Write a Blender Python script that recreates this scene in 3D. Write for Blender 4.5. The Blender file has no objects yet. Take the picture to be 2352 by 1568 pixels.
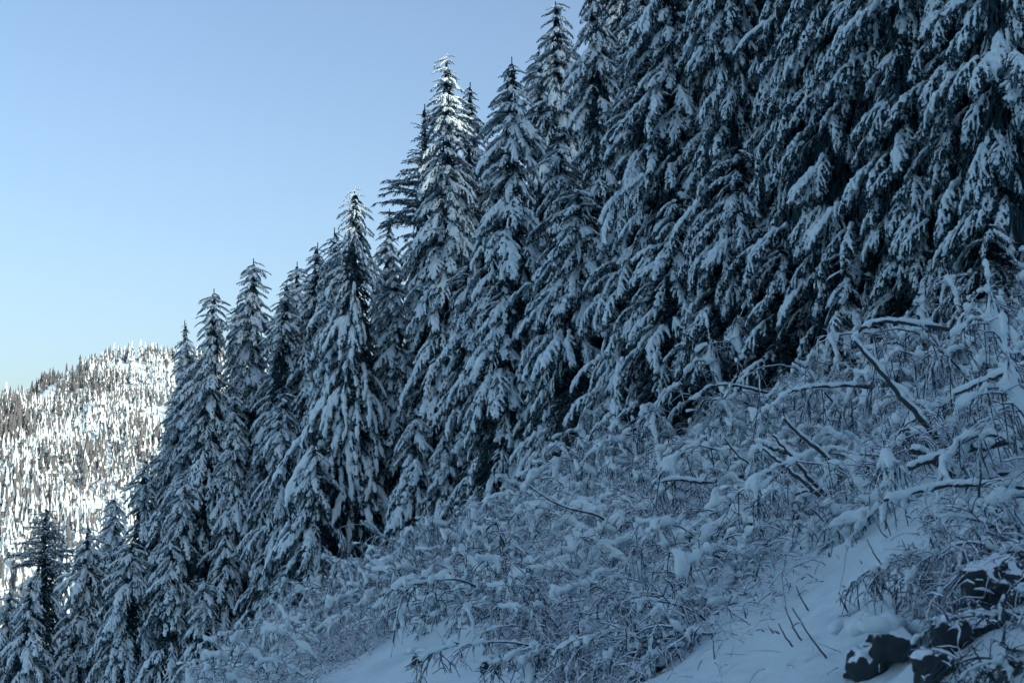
import bpy, math, random
import numpy as np
from mathutils import Vector, Matrix, Euler

rng = np.random.default_rng(7)
random.seed(7)
R = math.radians
scene = bpy.context.scene
col = scene.collection

# ------------------------------------------------------------------ camera, sky, sun, exposure
PITCH = R(8.0)
LENS = 50.0
PXW, PXH = 2352.0, 1568.0                      # working pixel grid used for surveying the slope
FPX = PXW * LENS / 36.0
cam_d = bpy.data.cameras.new('camera')
cam_d.lens = LENS; cam_d.sensor_width = 36.0; cam_d.sensor_fit = 'HORIZONTAL'
cam_d.clip_start = 0.5; cam_d.clip_end = 30000
cam_d.dof.use_dof = True; cam_d.dof.focus_distance = 85.0; cam_d.dof.aperture_fstop = 2.8
cam = bpy.data.objects.new('camera', cam_d)
cam.location = (0, 0, 0); cam.rotation_euler = (R(90) + PITCH, 0, 0)
col.objects.link(cam); scene.camera = cam

SUN_EL = R(18.0)
SUN_H = np.array([0.72, -0.694]); SUN_H /= np.linalg.norm(SUN_H)      # towards the sun: right and behind
SUN_ROT = math.atan2(SUN_H[0], SUN_H[1])
w = bpy.data.worlds.new('World'); scene.world = w; w.use_nodes = True
nt = w.node_tree; nt.nodes.clear()
sky = nt.nodes.new('ShaderNodeTexSky'); sky.sky_type = 'NISHITA'; sky.sun_disc = False
sky.sun_elevation = SUN_EL; sky.sun_rotation = SUN_ROT
sky.altitude = 0; sky.air_density = 1.0; sky.dust_density = 3.2; sky.ozone_density = 2.0
bg = nt.nodes.new('ShaderNodeBackground'); bg.inputs['Strength'].default_value = 0.15
out = nt.nodes.new('ShaderNodeOutputWorld')
nt.links.new(sky.outputs['Color'], bg.inputs['Color']); nt.links.new(bg.outputs[0], out.inputs['Surface'])

sd = bpy.data.lights.new('sun', 'SUN'); sd.energy = 3.2; sd.angle = R(0.5); sd.color = (1.0, 0.86, 0.74)
sun = bpy.data.objects.new('sun', sd); col.objects.link(sun)
to_sun = Vector((SUN_H[0] * math.cos(SUN_EL), SUN_H[1] * math.cos(SUN_EL), math.sin(SUN_EL)))
sun.rotation_euler = to_sun.to_track_quat('Z', 'Y').to_euler()

scene.view_settings.view_transform = 'Standard'
scene.view_settings.look = 'None'
scene.view_settings.exposure = 0.6
scene.view_settings.gamma = 1.0
scene.view_settings.use_curve_mapping = False
cy = scene.cycles
cy.max_bounces = 3; cy.diffuse_bounces = 2; cy.glossy_bounces = 1; cy.transmission_bounces = 0; cy.transparent_max_bounces = 2
cy.caustics_reflective = False; cy.caustics_refractive = False
cy.use_adaptive_sampling = True; cy.adaptive_threshold = 0.05; cy.adaptive_min_samples = 16

# ------------------------------------------------------------------ helpers
def value_noise(p, seed=0):
    """trilinear value noise in -1..1 at points p (...,3)"""
    p = np.asarray(p, float)
    i = np.floor(p).astype(np.int64); f = p - i
    f = f * f * (3 - 2 * f)
    def h(ix, iy, iz):
        n = (ix * 374761393 + iy * 668265263 + iz * 2147483647 + seed * 974634777) & 0xFFFFFFFF
        n = ((n ^ (n >> 13)) * 1274126177) & 0xFFFFFFFF
        n = n ^ (n >> 16)
        return (n & 0xFFFF) / 32767.5 - 1.0
    x, y, z = i[..., 0], i[..., 1], i[..., 2]
    fx, fy, fz = f[..., 0], f[..., 1], f[..., 2]
    c00 = h(x, y, z) * (1 - fx) + h(x + 1, y, z) * fx
    c10 = h(x, y + 1, z) * (1 - fx) + h(x + 1, y + 1, z) * fx
    c01 = h(x, y, z + 1) * (1 - fx) + h(x + 1, y, z + 1) * fx
    c11 = h(x, y + 1, z + 1) * (1 - fx) + h(x + 1, y + 1, z + 1) * fx
    return (c00 * (1 - fy) + c10 * fy) * (1 - fz) + (c01 * (1 - fy) + c11 * fy) * fz

def fbm(p, octaves=4, seed=0):
    p = np.asarray(p, float); a = 1.0; s = 0.0
    for o in range(octaves):
        s = s + a * value_noise(p * (2 ** o), seed + o); a *= 0.5
    return s

def fbm2(x, y, octaves=4, seed=0):
    return fbm(np.stack([x, y, np.zeros_like(x) + 0.37], -1), octaves, seed)

class MB:
    """collects vertices and polygons; build() links them as ONE mesh object"""
    def __init__(s): s.v = []; s.f = []; s.n = 0
    def add(s, V, F, mat=0):
        V = np.asarray(V, float).reshape(-1, 3); F = np.asarray(F, np.int64)
        if len(F) == 0: return
        s.v.append(V); s.f.append((F + s.n, mat)); s.n += len(V)
    def mesh(s, name, mats, smooth=True):
        m = bpy.data.meshes.new(name)
        V = np.concatenate(s.v); m.vertices.add(len(V)); m.vertices.foreach_set('co', V.astype(np.float32).ravel())
        li = np.concatenate([f.ravel() for f, _ in s.f])
        tot = np.concatenate([np.full(len(f), f.shape[1]) for f, _ in s.f])
        mi = np.concatenate([np.full(len(f), k) for f, k in s.f])
        st = np.concatenate([[0], np.cumsum(tot)[:-1]])
        m.loops.add(len(li)); m.loops.foreach_set('vertex_index', li.astype(np.int32))
        m.polygons.add(len(tot)); m.polygons.foreach_set('loop_start', st.astype(np.int32))
        m.polygons.foreach_set('material_index', mi.astype(np.int32))
        m.polygons.foreach_set('use_smooth', np.full(len(tot), smooth, dtype=bool))
        for x in mats: m.materials.append(x)
        m.update(calc_edges=True)
        return m

def link(name, data, parent=None, loc=None):
    o = bpy.data.objects.new(name, data); col.objects.link(o)
    if parent is not None: o.parent = parent
    if loc is not None: o.location = loc
    return o

def tag(o, label=None, cat=None, group=None, kind=None):
    if label: o['label'] = label
    if cat: o['category'] = cat
    if group: o['group'] = group
    if kind: o['kind'] = kind
    return o

def xp(a, b):
    return np.stack([a[:, 1] * b[:, 2] - a[:, 2] * b[:, 1], a[:, 2] * b[:, 0] - a[:, 0] * b[:, 2], a[:, 0] * b[:, 1] - a[:, 1] * b[:, 0]], -1)
CIRC = {k: (np.cos(np.arange(k) * 2 * math.pi / k)[None, :, None], np.sin(np.arange(k) * 2 * math.pi / k)[None, :, None]) for k in range(3, 13)}
def tube(P, rad, k=5, squash=1.0):
    P = np.asarray(P, float); n = len(P)
    rad = np.broadcast_to(np.asarray(rad, float), (n,))
    T = np.empty_like(P); T[1:-1] = P[2:] - P[:-2]; T[0] = P[1] - P[0]; T[-1] = P[-1] - P[-2]
    T /= np.sqrt((T * T).sum(1))[:, None] + 1e-9
    S = np.stack([T[:, 1], -T[:, 0], np.zeros(n)], -1)
    l = np.sqrt((S * S).sum(1)); bad = l < 0.15
    if bad.any():
        S[bad] = xp(T[bad], np.tile([1.0, 0.2, 0.0], (int(bad.sum()), 1))); l = np.sqrt((S * S).sum(1))
    S /= l[:, None] + 1e-9
    U = xp(S, T)
    c, s_ = CIRC[k]
    V = P[:, None, :] + rad[:, None, None] * (c * S[:, None, :] + squash * s_ * U[:, None, :])
    V = V.reshape(-1, 3)
    i = np.arange(n - 1)[:, None] * k; j = np.arange(k)[None, :]; j2 = (j + 1) % k
    F = np.stack([i + j, i + j2, i + k + j2, i + k + j], -1).reshape(-1, 4)
    return V, F

def surface_nets(F, org, h):
    """naive surface nets; F < 0 is inside"""
    s = F < 0
    nx, ny, nz = F.shape
    cell = np.zeros((nx - 1, ny - 1, nz - 1), int)
    pos = np.zeros((nx - 1, ny - 1, nz - 1, 3)); cnt = np.zeros((nx - 1, ny - 1, nz - 1))
    C = [(i, j, k) for i in (0, 1) for j in (0, 1) for k in (0, 1)]
    sl = lambda A, c: A[c[0]:nx - 1 + c[0], c[1]:ny - 1 + c[1], c[2]:nz - 1 + c[2]]
    for a in C:
        for d in range(3):
            if a[d] == 0:
                b = list(a); b[d] = 1; b = tuple(b)
                fa, fb = sl(F, a), sl(F, b)
                x = (fa < 0) != (fb < 0)
                t = np.where(x, fa / np.where(x, fa - fb, 1), 0)
                for q in range(3):
                    pos[..., q] += np.where(x, a[q] + (t if q == d else 0), 0)
                cnt += x
    act = cnt > 0
    idx = -np.ones(act.shape, int); idx[act] = np.arange(act.sum())
    I = np.argwhere(act)
    V = (I + pos[act] / cnt[act][:, None]) * h + org
    Q = []
    for d in range(3):
        u, v = (d + 1) % 3, (d + 2) % 3
        A = [slice(None)] * 3; B = [slice(None)] * 3
        A[d] = slice(0, -1); B[d] = slice(1, None)
        x = s[tuple(A)] != s[tuple(B)]
        E = np.argwhere(x)
        ok = (E[:, u] > 0) & (E[:, v] > 0) & (E[:, u] < F.shape[u] - 1) & (E[:, v] < F.shape[v] - 1)
        E = E[ok]
        ins = s[tuple(E.T)]
        def g(du, dv):
            e = E.copy(); e[:, u] -= du; e[:, v] -= dv
            return idx[tuple(e.T)]
        q = np.stack([g(0, 0), g(1, 0), g(1, 1), g(0, 1)], -1)
        q[~ins] = q[~ins][:, ::-1]
        Q.append(q)
    Q = np.concatenate(Q)
    return V, Q[(Q >= 0).all(1)]

def snow_blob(segs, h, k=0.05, noise=0.03, nscale=4.0, seed=0):
    """fused, lumpy surface round tapered capsules: segs = (ax,ay,az,bx,by,bz,ra,rb)"""
    S = np.asarray(segs, float)
    rmax = S[:, 6:].max() + noise + 2 * h
    lo = np.minimum(S[:, :3].min(0), S[:, 3:6].min(0)) - rmax
    hi = np.maximum(S[:, :3].max(0), S[:, 3:6].max(0)) + rmax
    n = np.ceil((hi - lo) / h).astype(int) + 1
    F = np.full(n, 10.0)
    for q in S:
        a, b, ra, rb = q[:3], q[3:6], q[6], q[7]
        m = max(ra, rb) + 3 * h + noise + k
        i0 = np.maximum(((np.minimum(a, b) - m - lo) / h).astype(int), 0)
        i1 = np.minimum(((np.maximum(a, b) + m - lo) / h).astype(int) + 2, n)
        gx, gy, gz = [lo[d] + h * np.arange(i0[d], i1[d]) for d in range(3)]
        X, Y, Z = np.meshgrid(gx, gy, gz, indexing='ij')
        ab = b - a; L = (ab @ ab) + 1e-9
        t = np.clip(((X - a[0]) * ab[0] + (Y - a[1]) * ab[1] + (Z - a[2]) * ab[2]) / L, 0, 1)
        dd = np.sqrt((X - a[0] - t * ab[0]) ** 2 + (Y - a[1] - t * ab[1]) ** 2 + (Z - a[2] - t * ab[2]) ** 2) - (ra + (rb - ra) * t)
        sub = F[i0[0]:i1[0], i0[1]:i1[1], i0[2]:i1[2]]
        hh = np.clip(0.5 + 0.5 * (sub - dd) / k, 0, 1)
        sub[...] = np.where(np.abs(sub - dd) > k, np.minimum(sub, dd), sub * (1 - hh) + dd * hh - k * hh * (1 - hh))
    near = np.argwhere(np.abs(F) < noise * 2 + 3 * h)
    P = lo + near * h
    F[tuple(near.T)] += noise * (value_noise(P * nscale, seed) + 0.6 * value_noise(P * nscale * 2.3, seed + 5))
    return surface_nets(F, lo, h)

# ------------------------------------------------------------------ materials
def material(name, build):
    m = bpy.data.materials.new(name); m.use_nodes = True
    t = m.node_tree; b = t.nodes['Principled BSDF']
    build(t, b); return m

def N(t, kind, **kw):
    n = t.nodes.new(kind)
    for k, v in kw.items():
        if k in n.inputs: n.inputs[k].default_value = v
        else: setattr(n, k, v)
    return n

def mix(t, fac, a, b):
    n = t.nodes.new('ShaderNodeMix'); n.data_type = 'RGBA'
    if isinstance(fac, (int, float)): n.inputs[0].default_value = fac
    else: t.links.new(fac, n.inputs[0])
    for i, x in ((6, a), (7, b)):
        if isinstance(x, tuple): n.inputs[i].default_value = (*x, 1)
        else: t.links.new(x, n.inputs[i])
    return n.outputs[2]

def ramp(t, fac, lo, hi):
    n = t.nodes.new('ShaderNodeMapRange'); n.interpolation_type = 'SMOOTHSTEP'
    n.inputs['From Min'].default_value = lo; n.inputs['From Max'].default_value = hi
    t.links.new(fac, n.inputs['Value']); return n.outputs[0]

def noise_tex(t, scale, detail=4, coord='Object', rough=0.6):
    c = t.nodes.new('ShaderNodeTexCoord'); n = N(t, 'ShaderNodeTexNoise', Scale=scale, Detail=detail, Roughness=rough)
    t.links.new(c.outputs[coord], n.inputs['Vector']); return n.outputs['Fac']

def bump(t, b, h, strength, dist):
    n = N(t, 'ShaderNodeBump', Strength=strength, Distance=dist)
    t.links.new(h, n.inputs['Height']); t.links.new(n.outputs[0], b.inputs['Normal'])

def b_snow(t, b):
    n = noise_tex(t, 3.0, 5)
    t.links.new(mix(t, n, (0.60, 0.79, 0.86), (0.71, 0.87, 0.92)), b.inputs['Base Color'])
    b.inputs['Roughness'].default_value = 0.75; b.inputs['Specular IOR Level'].default_value = 0.2
    bump(t, b, noise_tex(t, 16.0, 7, rough=0.75), 0.6, 0.06)
SNOW = material('snow', b_snow)

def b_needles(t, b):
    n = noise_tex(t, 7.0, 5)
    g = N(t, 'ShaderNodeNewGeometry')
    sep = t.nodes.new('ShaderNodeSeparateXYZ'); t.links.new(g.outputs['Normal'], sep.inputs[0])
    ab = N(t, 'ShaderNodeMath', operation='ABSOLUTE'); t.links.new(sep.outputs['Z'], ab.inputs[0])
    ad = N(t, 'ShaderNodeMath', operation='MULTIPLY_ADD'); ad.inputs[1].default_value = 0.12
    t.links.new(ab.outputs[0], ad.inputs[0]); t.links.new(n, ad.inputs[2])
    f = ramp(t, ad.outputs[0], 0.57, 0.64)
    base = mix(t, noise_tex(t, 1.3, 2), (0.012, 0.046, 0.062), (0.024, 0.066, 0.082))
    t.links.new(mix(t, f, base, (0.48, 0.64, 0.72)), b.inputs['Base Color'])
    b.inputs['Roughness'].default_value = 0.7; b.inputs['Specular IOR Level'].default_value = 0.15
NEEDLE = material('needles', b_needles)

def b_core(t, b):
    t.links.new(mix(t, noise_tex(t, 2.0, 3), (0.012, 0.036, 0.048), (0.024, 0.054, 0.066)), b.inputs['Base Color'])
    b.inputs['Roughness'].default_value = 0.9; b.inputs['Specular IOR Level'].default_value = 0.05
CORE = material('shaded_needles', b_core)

def b_bark(t, b):
    n = noise_tex(t, 9.0, 6)
    t.links.new(mix(t, n, (0.012, 0.026, 0.036), (0.042, 0.058, 0.068)), b.inputs['Base Color'])
    b.inputs['Roughness'].default_value = 0.9; bump(t, b, n, 0.6, 0.03)
BARK = material('bark', b_bark)

def b_twig(t, b):
    t.links.new(mix(t, noise_tex(t, 12.0, 3), (0.012, 0.036, 0.052), (0.030, 0.062, 0.082)), b.inputs['Base Color'])
    b.inputs['Roughness'].default_value = 0.85
TWIG = material('twig_bark', b_twig)

def b_frost(t, b):
    g = N(t, 'ShaderNodeNewGeometry')
    sep = t.nodes.new('ShaderNodeSeparateXYZ'); t.links.new(g.outputs['Normal'], sep.inputs[0])
    ad = N(t, 'ShaderNodeMath', operation='MULTIPLY_ADD'); ad.inputs[1].default_value = 0.45
    t.links.new(sep.outputs['Z'], ad.inputs[0]); t.links.new(noise_tex(t, 6.0, 4), ad.inputs[2])
    f = ramp(t, ad.outputs[0], 0.50, 0.62)
    t.links.new(mix(t, f, (0.020, 0.060, 0.086), (0.66, 0.80, 0.89)), b.inputs['Base Color'])
    b.inputs['Roughness'].default_value = 0.85
FROST = material('frosted_twig', b_frost)

def b_rock(t, b):
    n = noise_tex(t, 2.2, 8)
    g = N(t, 'ShaderNodeNewGeometry')
    sep = t.nodes.new('ShaderNodeSeparateXYZ'); t.links.new(g.outputs['Normal'], sep.inputs[0])
    ad = N(t, 'ShaderNodeMath', operation='MULTIPLY_ADD'); ad.inputs[1].default_value = 0.5
    t.links.new(sep.outputs['Z'], ad.inputs[0]); t.links.new(noise_tex(t, 4.0, 6), ad.inputs[2])
    base = mix(t, n, (0.006, 0.018, 0.026), (0.026, 0.046, 0.058))  # near black, puts the shade of the hollows into the colour
    t.links.new(mix(t, ramp(t, ad.outputs[0], 0.72, 0.80), base, (0.66, 0.80, 0.89)), b.inputs['Base Color'])
    b.inputs['Roughness'].default_value = 0.9; bump(t, b, n, 0.8, 0.12)
ROCK = material('hollow_rock', b_rock)

def b_ground(t, b):
    n = noise_tex(t, 0.35, 5)
    t.links.new(mix(t, n, (0.60, 0.79, 0.86), (0.71, 0.87, 0.92)), b.inputs['Base Color'])
    b.inputs['Roughness'].default_value = 0.7; b.inputs['Specular IOR Level'].default_value = 0.2
    bump(t, b, noise_tex(t, 5.0, 9, rough=0.7), 0.65, 0.14)
GROUND = material('snow_ground', b_ground)

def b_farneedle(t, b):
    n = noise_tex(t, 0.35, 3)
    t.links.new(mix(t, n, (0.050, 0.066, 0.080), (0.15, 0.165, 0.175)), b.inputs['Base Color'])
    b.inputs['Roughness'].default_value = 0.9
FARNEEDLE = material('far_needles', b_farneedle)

# ------------------------------------------------------------------ the slope (survey + terrain function)
cp, sp = math.cos(PITCH), math.sin(PITCH)
def ray(px, py):
    u = (px - PXW / 2) / FPX; v = (PXH / 2 - py) / FPX
    return np.array([u, cp - v * sp, sp + v * cp])
def at(px, py, D):
    d = ray(px, py); return d * (D / d[1])
def project(X, Y, Z):
    f = Y * cp + Z * sp; v = -Y * sp + Z * cp
    return PXW / 2 + FPX * X / f, PXH / 2 - FPX * v / f

SURVEY = [(480, 1545, 110), (600, 1530, 104), (740, 1430, 93), (820, 1360, 90), (960, 1290, 86), (1100, 1205, 80), (1250, 1115, 74),
          (1400, 1060, 68), (1600, 1020, 60), (1750, 930, 54), (1900, 850, 48), (2050, 745, 44), (2200, 715, 40), (2352, 650, 36),
          (1300, 1250, 50), (1700, 1110, 42), (2000, 1000, 34), (2300, 900, 28), (1000, 1400, 42), (900, 1490, 37), (1100, 1568, 27),
          (700, 1568, 55), (1500, 1480, 27), (1700, 1530, 22), (2000, 1250, 25), (1800, 1450, 22), (2300, 1300, 18), (2150, 1568, 15),
          (2352, 1568, 13), (1500, 1320, 37), (1850, 1200, 33), (2150, 1100, 25)]
SP = np.array([at(*s) for s in SURVEY])
LINE_Y = np.array([-200, 20, 40, 50, 65, 80, 92, 105, 120, 140, 200, 400.])
LINE_X = np.array([30, 17, 14.6, 12.6, 8.4, 1.0, -9.0, -18.5, -32, -52, -80, -120.])
def plane(X, Y):
    return -4 + 0.55 * X + 0.05 * Y
SRES = SP[:, 2] - plane(SP[:, 0], SP[:, 1])
CREST_W = 85.0
def terrain(X, Y, fine=True):
    X = np.asarray(X, float); Y = np.asarray(Y, float)
    z = plane(X, Y)
    wsum = np.full(X.shape, 0.04); acc = np.zeros(X.shape)
    for (x, y, _), r in zip(SP, SRES):
        g = np.exp(-((X - x) ** 2 + (Y - y) ** 2) / (2 * 6.0 ** 2)); wsum += g; acc += g * r
    z = z + acc / wsum
    s = np.maximum(X - np.interp(Y, LINE_Y, LINE_X), 0)
    z = z + 0.32 * s * s / (s + 8)
    # the crest of the hillside, out of the picture to the right, shaped to shade the slope, with gaps cut to let sun onto two tree tops
    wv = X * SUN_H[0] + Y * SUN_H[1]; u = X * -SUN_H[1] + Y * SUN_H[0]
    crest = 88 + 2.0 * np.sin(u * 0.11) + 1.2 * np.sin(u * 0.31 + 1) - np.maximum(20.5 * np.exp(-((u - 59.9) / 1.3) ** 4), 16.6 * np.exp(-((u - 62.6) / 1.7) ** 4))
    crest = crest - 0.30 * np.maximum(u - 150, 0)
    cap = crest - 0.9 * np.abs(wv - CREST_W)
    z = np.minimum(z, crest - 3)
    z = np.where(wv > CREST_W, cap, np.where(wv > CREST_W - 10, np.maximum(z, cap), z))
    n = fbm2(X / 9.0, Y / 9.0, 4, 3) * 0.55
    if fine:
        n = n + fbm2(X / 1.3, Y / 1.3, 3, 9) * 0.10
        rough = np.clip(fbm2(X / 3.0, Y / 3.0, 2, 55) * 1.3 + 0.75, 0.3, 1)
        b = fbm2(X / 0.36, Y / 0.36, 3, 31); n = n + rough * (0.085 * np.maximum(b, -0.2) - 0.26 * np.clip(-b - 0.5, 0, 0.4)) + 0.022 * fbm2(X / 0.17, Y / 0.17, 2, 35)
    return z + n
def ground_z(x, y): return float(terrain(np.array([x]), np.array([y]))[0])

def sheet(xs, ys, fn):
    X, Y = np.meshgrid(xs, ys, indexing='ij'); Z = fn(X, Y)
    V = np.stack([X, Y, Z], -1).reshape(-1, 3)
    ny = len(ys); i = np.arange(len(xs) - 1)[:, None] * ny; j = np.arange(ny - 1)[None, :]
    F = np.stack([i + j, i + ny + j, i + ny + j + 1, i + j + 1], -1).reshape(-1, 4)
    return V, F

def grid_axis(*pieces):
    return np.concatenate([np.arange(a, b, s) for a, b, s in pieces])
mb = MB()
mb.add(*sheet(grid_axis((-220, -40, 4), (-40, -12, 0.8), (-12, -1, 0.2), (-1, 9, 0.075), (9, 20, 0.25), (20, 40, 0.8), (40, 60, 1.6), (60, 150, 0.75), (150, 260, 5)),
              grid_axis((-220, -110, 5), (-110, -60, 2.0), (-60, 8, 0.8), (8, 12, 0.5), (12, 32, 0.09), (32, 60, 0.25), (60, 130, 0.8), (130, 320, 4), (320, 520, 12)), terrain))
hill = tag(link('hillside', mb.mesh('hillside', [GROUND])), kind='structure')

mb = MB()
mb.add(*sheet(np.linspace(-9000, 9000, 60), np.linspace(-4000, 14000, 60), lambda X, Y: -68 + 0 * X))
tag(link('valley_ground', mb.mesh('valley_ground', [GROUND])), kind='structure')

# ------------------------------------------------------------------ the far mountain
def mountain_z(X, Y):
    left = np.maximum(-505 - X, 0); right = np.maximum(X + 150, 0)
    top = 216 - 0.92 * left * left / (left + 35) - 0.25 * right + 4 * np.sin(X / 38.0)
    t = np.clip((Y - 830) / (1700 - 830), 0, 1.0)
    t2 = np.clip((Y - 1700) / 1500, 0, 1)
    z = -75 + (top + 75) * t ** 0.9 * (1 - 0.9 * t2)
    side = np.clip((-400 - X) / 90, 0, 1)
    z = z + fbm2(X / 110, Y / 110, 5, 21) * (12 + 5 * side) * np.clip((1750 - Y) / 250, 0.35, 1)
    spur = fbm2(X / 62 + Y / 190, Y / 120 - X / 300, 2, 63)
    z = z + side * 24 * (spur - 0.3) * np.clip((1660 - Y) / 120, 0, 1) * np.clip((Y - 900) / 200, 0, 1)
    return z
mb = MB()
mb.add(*sheet(np.arange(-1500, 420, 10.0), np.arange(800, 3300, 10.0), mountain_z))
tag(link('mountain', mb.mesh('mountain', [GROUND])), kind='structure')

def far_tree_geo(seed, snowy=0.85, tiers=6, sides=5):
    """unit conifer: stacked ragged cones, snow on top, dark needles beneath and in the gaps"""
    r = np.random.default_rng(seed); sn = []; dk = []
    ang = np.arange(sides) * 2 * math.pi / sides
    for i in range(tiers):
        zb = 0.03 + 0.80 * i / tiers; zt = min(zb + 0.34 * (1 - 0.35 * i / tiers), 1.02)
        if i == tiers - 1: zt = 1.03
        rad = 0.15 * (1 - zb) ** 0.8
        rr = rad * r.uniform(0.55, 1.25, sides); zz = zb + r.uniform(-0.05, 0.035, sides); aa = ang + r.uniform(-0.3, 0.3, sides) + i * 0.7
        rim = np.stack([np.cos(aa) * rr, np.sin(aa) * rr, zz], -1)
        top = np.array([0, 0, zt]); low = np.array([0, 0, zb + 0.03])
        for k in range(sides):
            a, b = rim[k], rim[(k + 1) % sides]
            (sn if r.random() < snowy else dk).append([top, a, b])
            dk.append([low, b, a])
    V = np.array(sn + dk).reshape(-1, 3)
    F = np.arange(len(V)).reshape(-1, 3)
    return V, F, len(sn)
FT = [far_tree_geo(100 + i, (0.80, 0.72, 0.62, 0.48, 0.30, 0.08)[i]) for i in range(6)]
pts = []
xs = np.arange(-830, -90, 6.8)
for yy in np.arange(880, 1790, 6.8):
    for xx in xs:
        pts.append((xx + rng.uniform(-4, 4), yy + rng.uniform(-4, 4)))
pts = np.array(pts)
mz = mountain_z(pts[:, 0], pts[:, 1])
ppx, ppy = project(pts[:, 0], pts[:, 1], mz)
keep = (ppx > -90) & (ppx < 530)
dens = fbm2(pts[:, 0] / 60, pts[:, 1] / 60, 3, 40)
clear = np.zeros(len(pts), bool)
for (cx, cy, rx, ry) in ((365, 958, 34, 24), (310, 850, 38, 16), (290, 900, 14, 16), (130, 862, 55, 16)):
    clear |= ((ppx - cx) / rx) ** 2 + ((ppy - cy) / ry) ** 2 < 1 + 0.5 * rng.random(len(pts))
keep &= ~(clear & (rng.random(len(pts)) < 0.93)) & (dens > -0.75 + 0.25 * rng.random(len(pts)))
pts, mz, ppx, ppy = pts[keep], mz[keep], ppx[keep], ppy[keep]
hgt = (rng.uniform(13, 25, len(pts))) * np.clip(1 + 0.45 * fbm2(pts[:, 0] / 30, pts[:, 1] / 45, 2, 83), 0.5, 1.5) * np.where(rng.random(len(pts)) < 0.25, 0.65, 1.0) * np.interp(pts[:, 1], [900, 1700], [1.0, 0.85])
vis = (ppx > -10) & (ppx < 330) & (ppy < 1420) & (ppy - hgt / pts[:, 1] * FPX > 780)
order = np.argsort(np.where(vis, -hgt / pts[:, 1], 1))
single = set(order[:290].tolist())
FTM = []
for i, (V, F, ns) in enumerate(FT):
    m1 = MB(); m1.add(V, F[:ns], 0); m1.add(V[ns * 3:], F[ns:] - ns * 3, 1)
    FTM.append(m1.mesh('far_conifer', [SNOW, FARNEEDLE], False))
stuff_sn, stuff_dk = [], []
hollow = np.exp(-(((ppx - 130) / 85) ** 2 + ((ppy - 885) / 42) ** 2)) + 0.8 * np.exp(-(((ppx - 0) / 55) ** 2 + ((ppy - 1000) / 90) ** 2))  # shade of the hollow and left edge, put in as darker, less snowy trees
snow_shade = 2.6 + 2.2 * fbm2(pts[:, 0] / 45, pts[:, 1] / 90, 3, 71) + 3.6 * hollow
for i in range(len(pts)):
    k = int(np.clip(round(snow_shade[i] + rng.normal(0, 1.0)), 0, 5)); a = rng.uniform(0, 6.28); h = hgt[i]; wd = h * rng.uniform(0.85, 1.35)
    if i in single:
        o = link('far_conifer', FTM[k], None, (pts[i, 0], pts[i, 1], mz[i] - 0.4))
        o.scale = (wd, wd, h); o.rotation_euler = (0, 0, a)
        tag(o, 'small sunlit conifer white with snow on the far mountainside', 'conifer', 'sunlit conifers on the far mountain')
        continue
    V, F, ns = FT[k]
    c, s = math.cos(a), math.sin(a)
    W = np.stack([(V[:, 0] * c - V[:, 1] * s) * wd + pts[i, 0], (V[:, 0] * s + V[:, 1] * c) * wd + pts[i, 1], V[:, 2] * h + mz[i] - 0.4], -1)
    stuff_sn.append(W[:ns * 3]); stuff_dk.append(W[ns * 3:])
mb = MB()
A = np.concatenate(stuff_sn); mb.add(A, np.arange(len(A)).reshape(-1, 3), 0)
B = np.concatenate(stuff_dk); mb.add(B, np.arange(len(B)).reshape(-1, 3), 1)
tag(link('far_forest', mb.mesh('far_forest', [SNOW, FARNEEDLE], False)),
    'dense sunlit snowy conifer forest covering the far mountain', 'forest', kind='stuff')

# ------------------------------------------------------------------ conifer boughs (shared meshes)
def needle_quads(P, D, length, width, r):
    """thin pointed leaves from points P along directions D"""
    n = len(P); s = np.cross(D, r.normal(size=(n, 3))); s /= np.linalg.norm(s, axis=1)[:, None] + 1e-9
    l = (length * r.uniform(0.6, 1.3, n))[:, None]; w_ = (width * r.uniform(0.7, 1.3, n))[:, None]
    a = P - s * w_ * 0.35; b = P + s * w_ * 0.35
    m1 = P + D * l * 0.5 + s * w_ * 0.5; m2 = P + D * l * 0.5 - s * w_ * 0.5
    tip = P + D * l - np.array([0, 0, 1]) * l * 0.15
    V = np.stack([a, b, m1, tip, m2], 1).reshape(-1, 3)
    F = np.arange(n * 5).reshape(-1, 5)
    return V, F

def droop_path(p0, yaw, pitch0, pitch1, L, n, r, wob=0.06, power=1.0):
    t = np.linspace(0, 1, n)[1:] ** power
    pit = pitch0 + (pitch1 - pitch0) * t
    yw = yaw + np.cumsum(r.normal(0, wob, n - 1))
    d = np.stack([np.cos(pit) * np.cos(yw), np.cos(pit) * np.sin(yw), np.sin(pit)], -1) * (L / (n - 1))
    return np.concatenate([[p0], p0 + np.cumsum(d, 0)])

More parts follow.
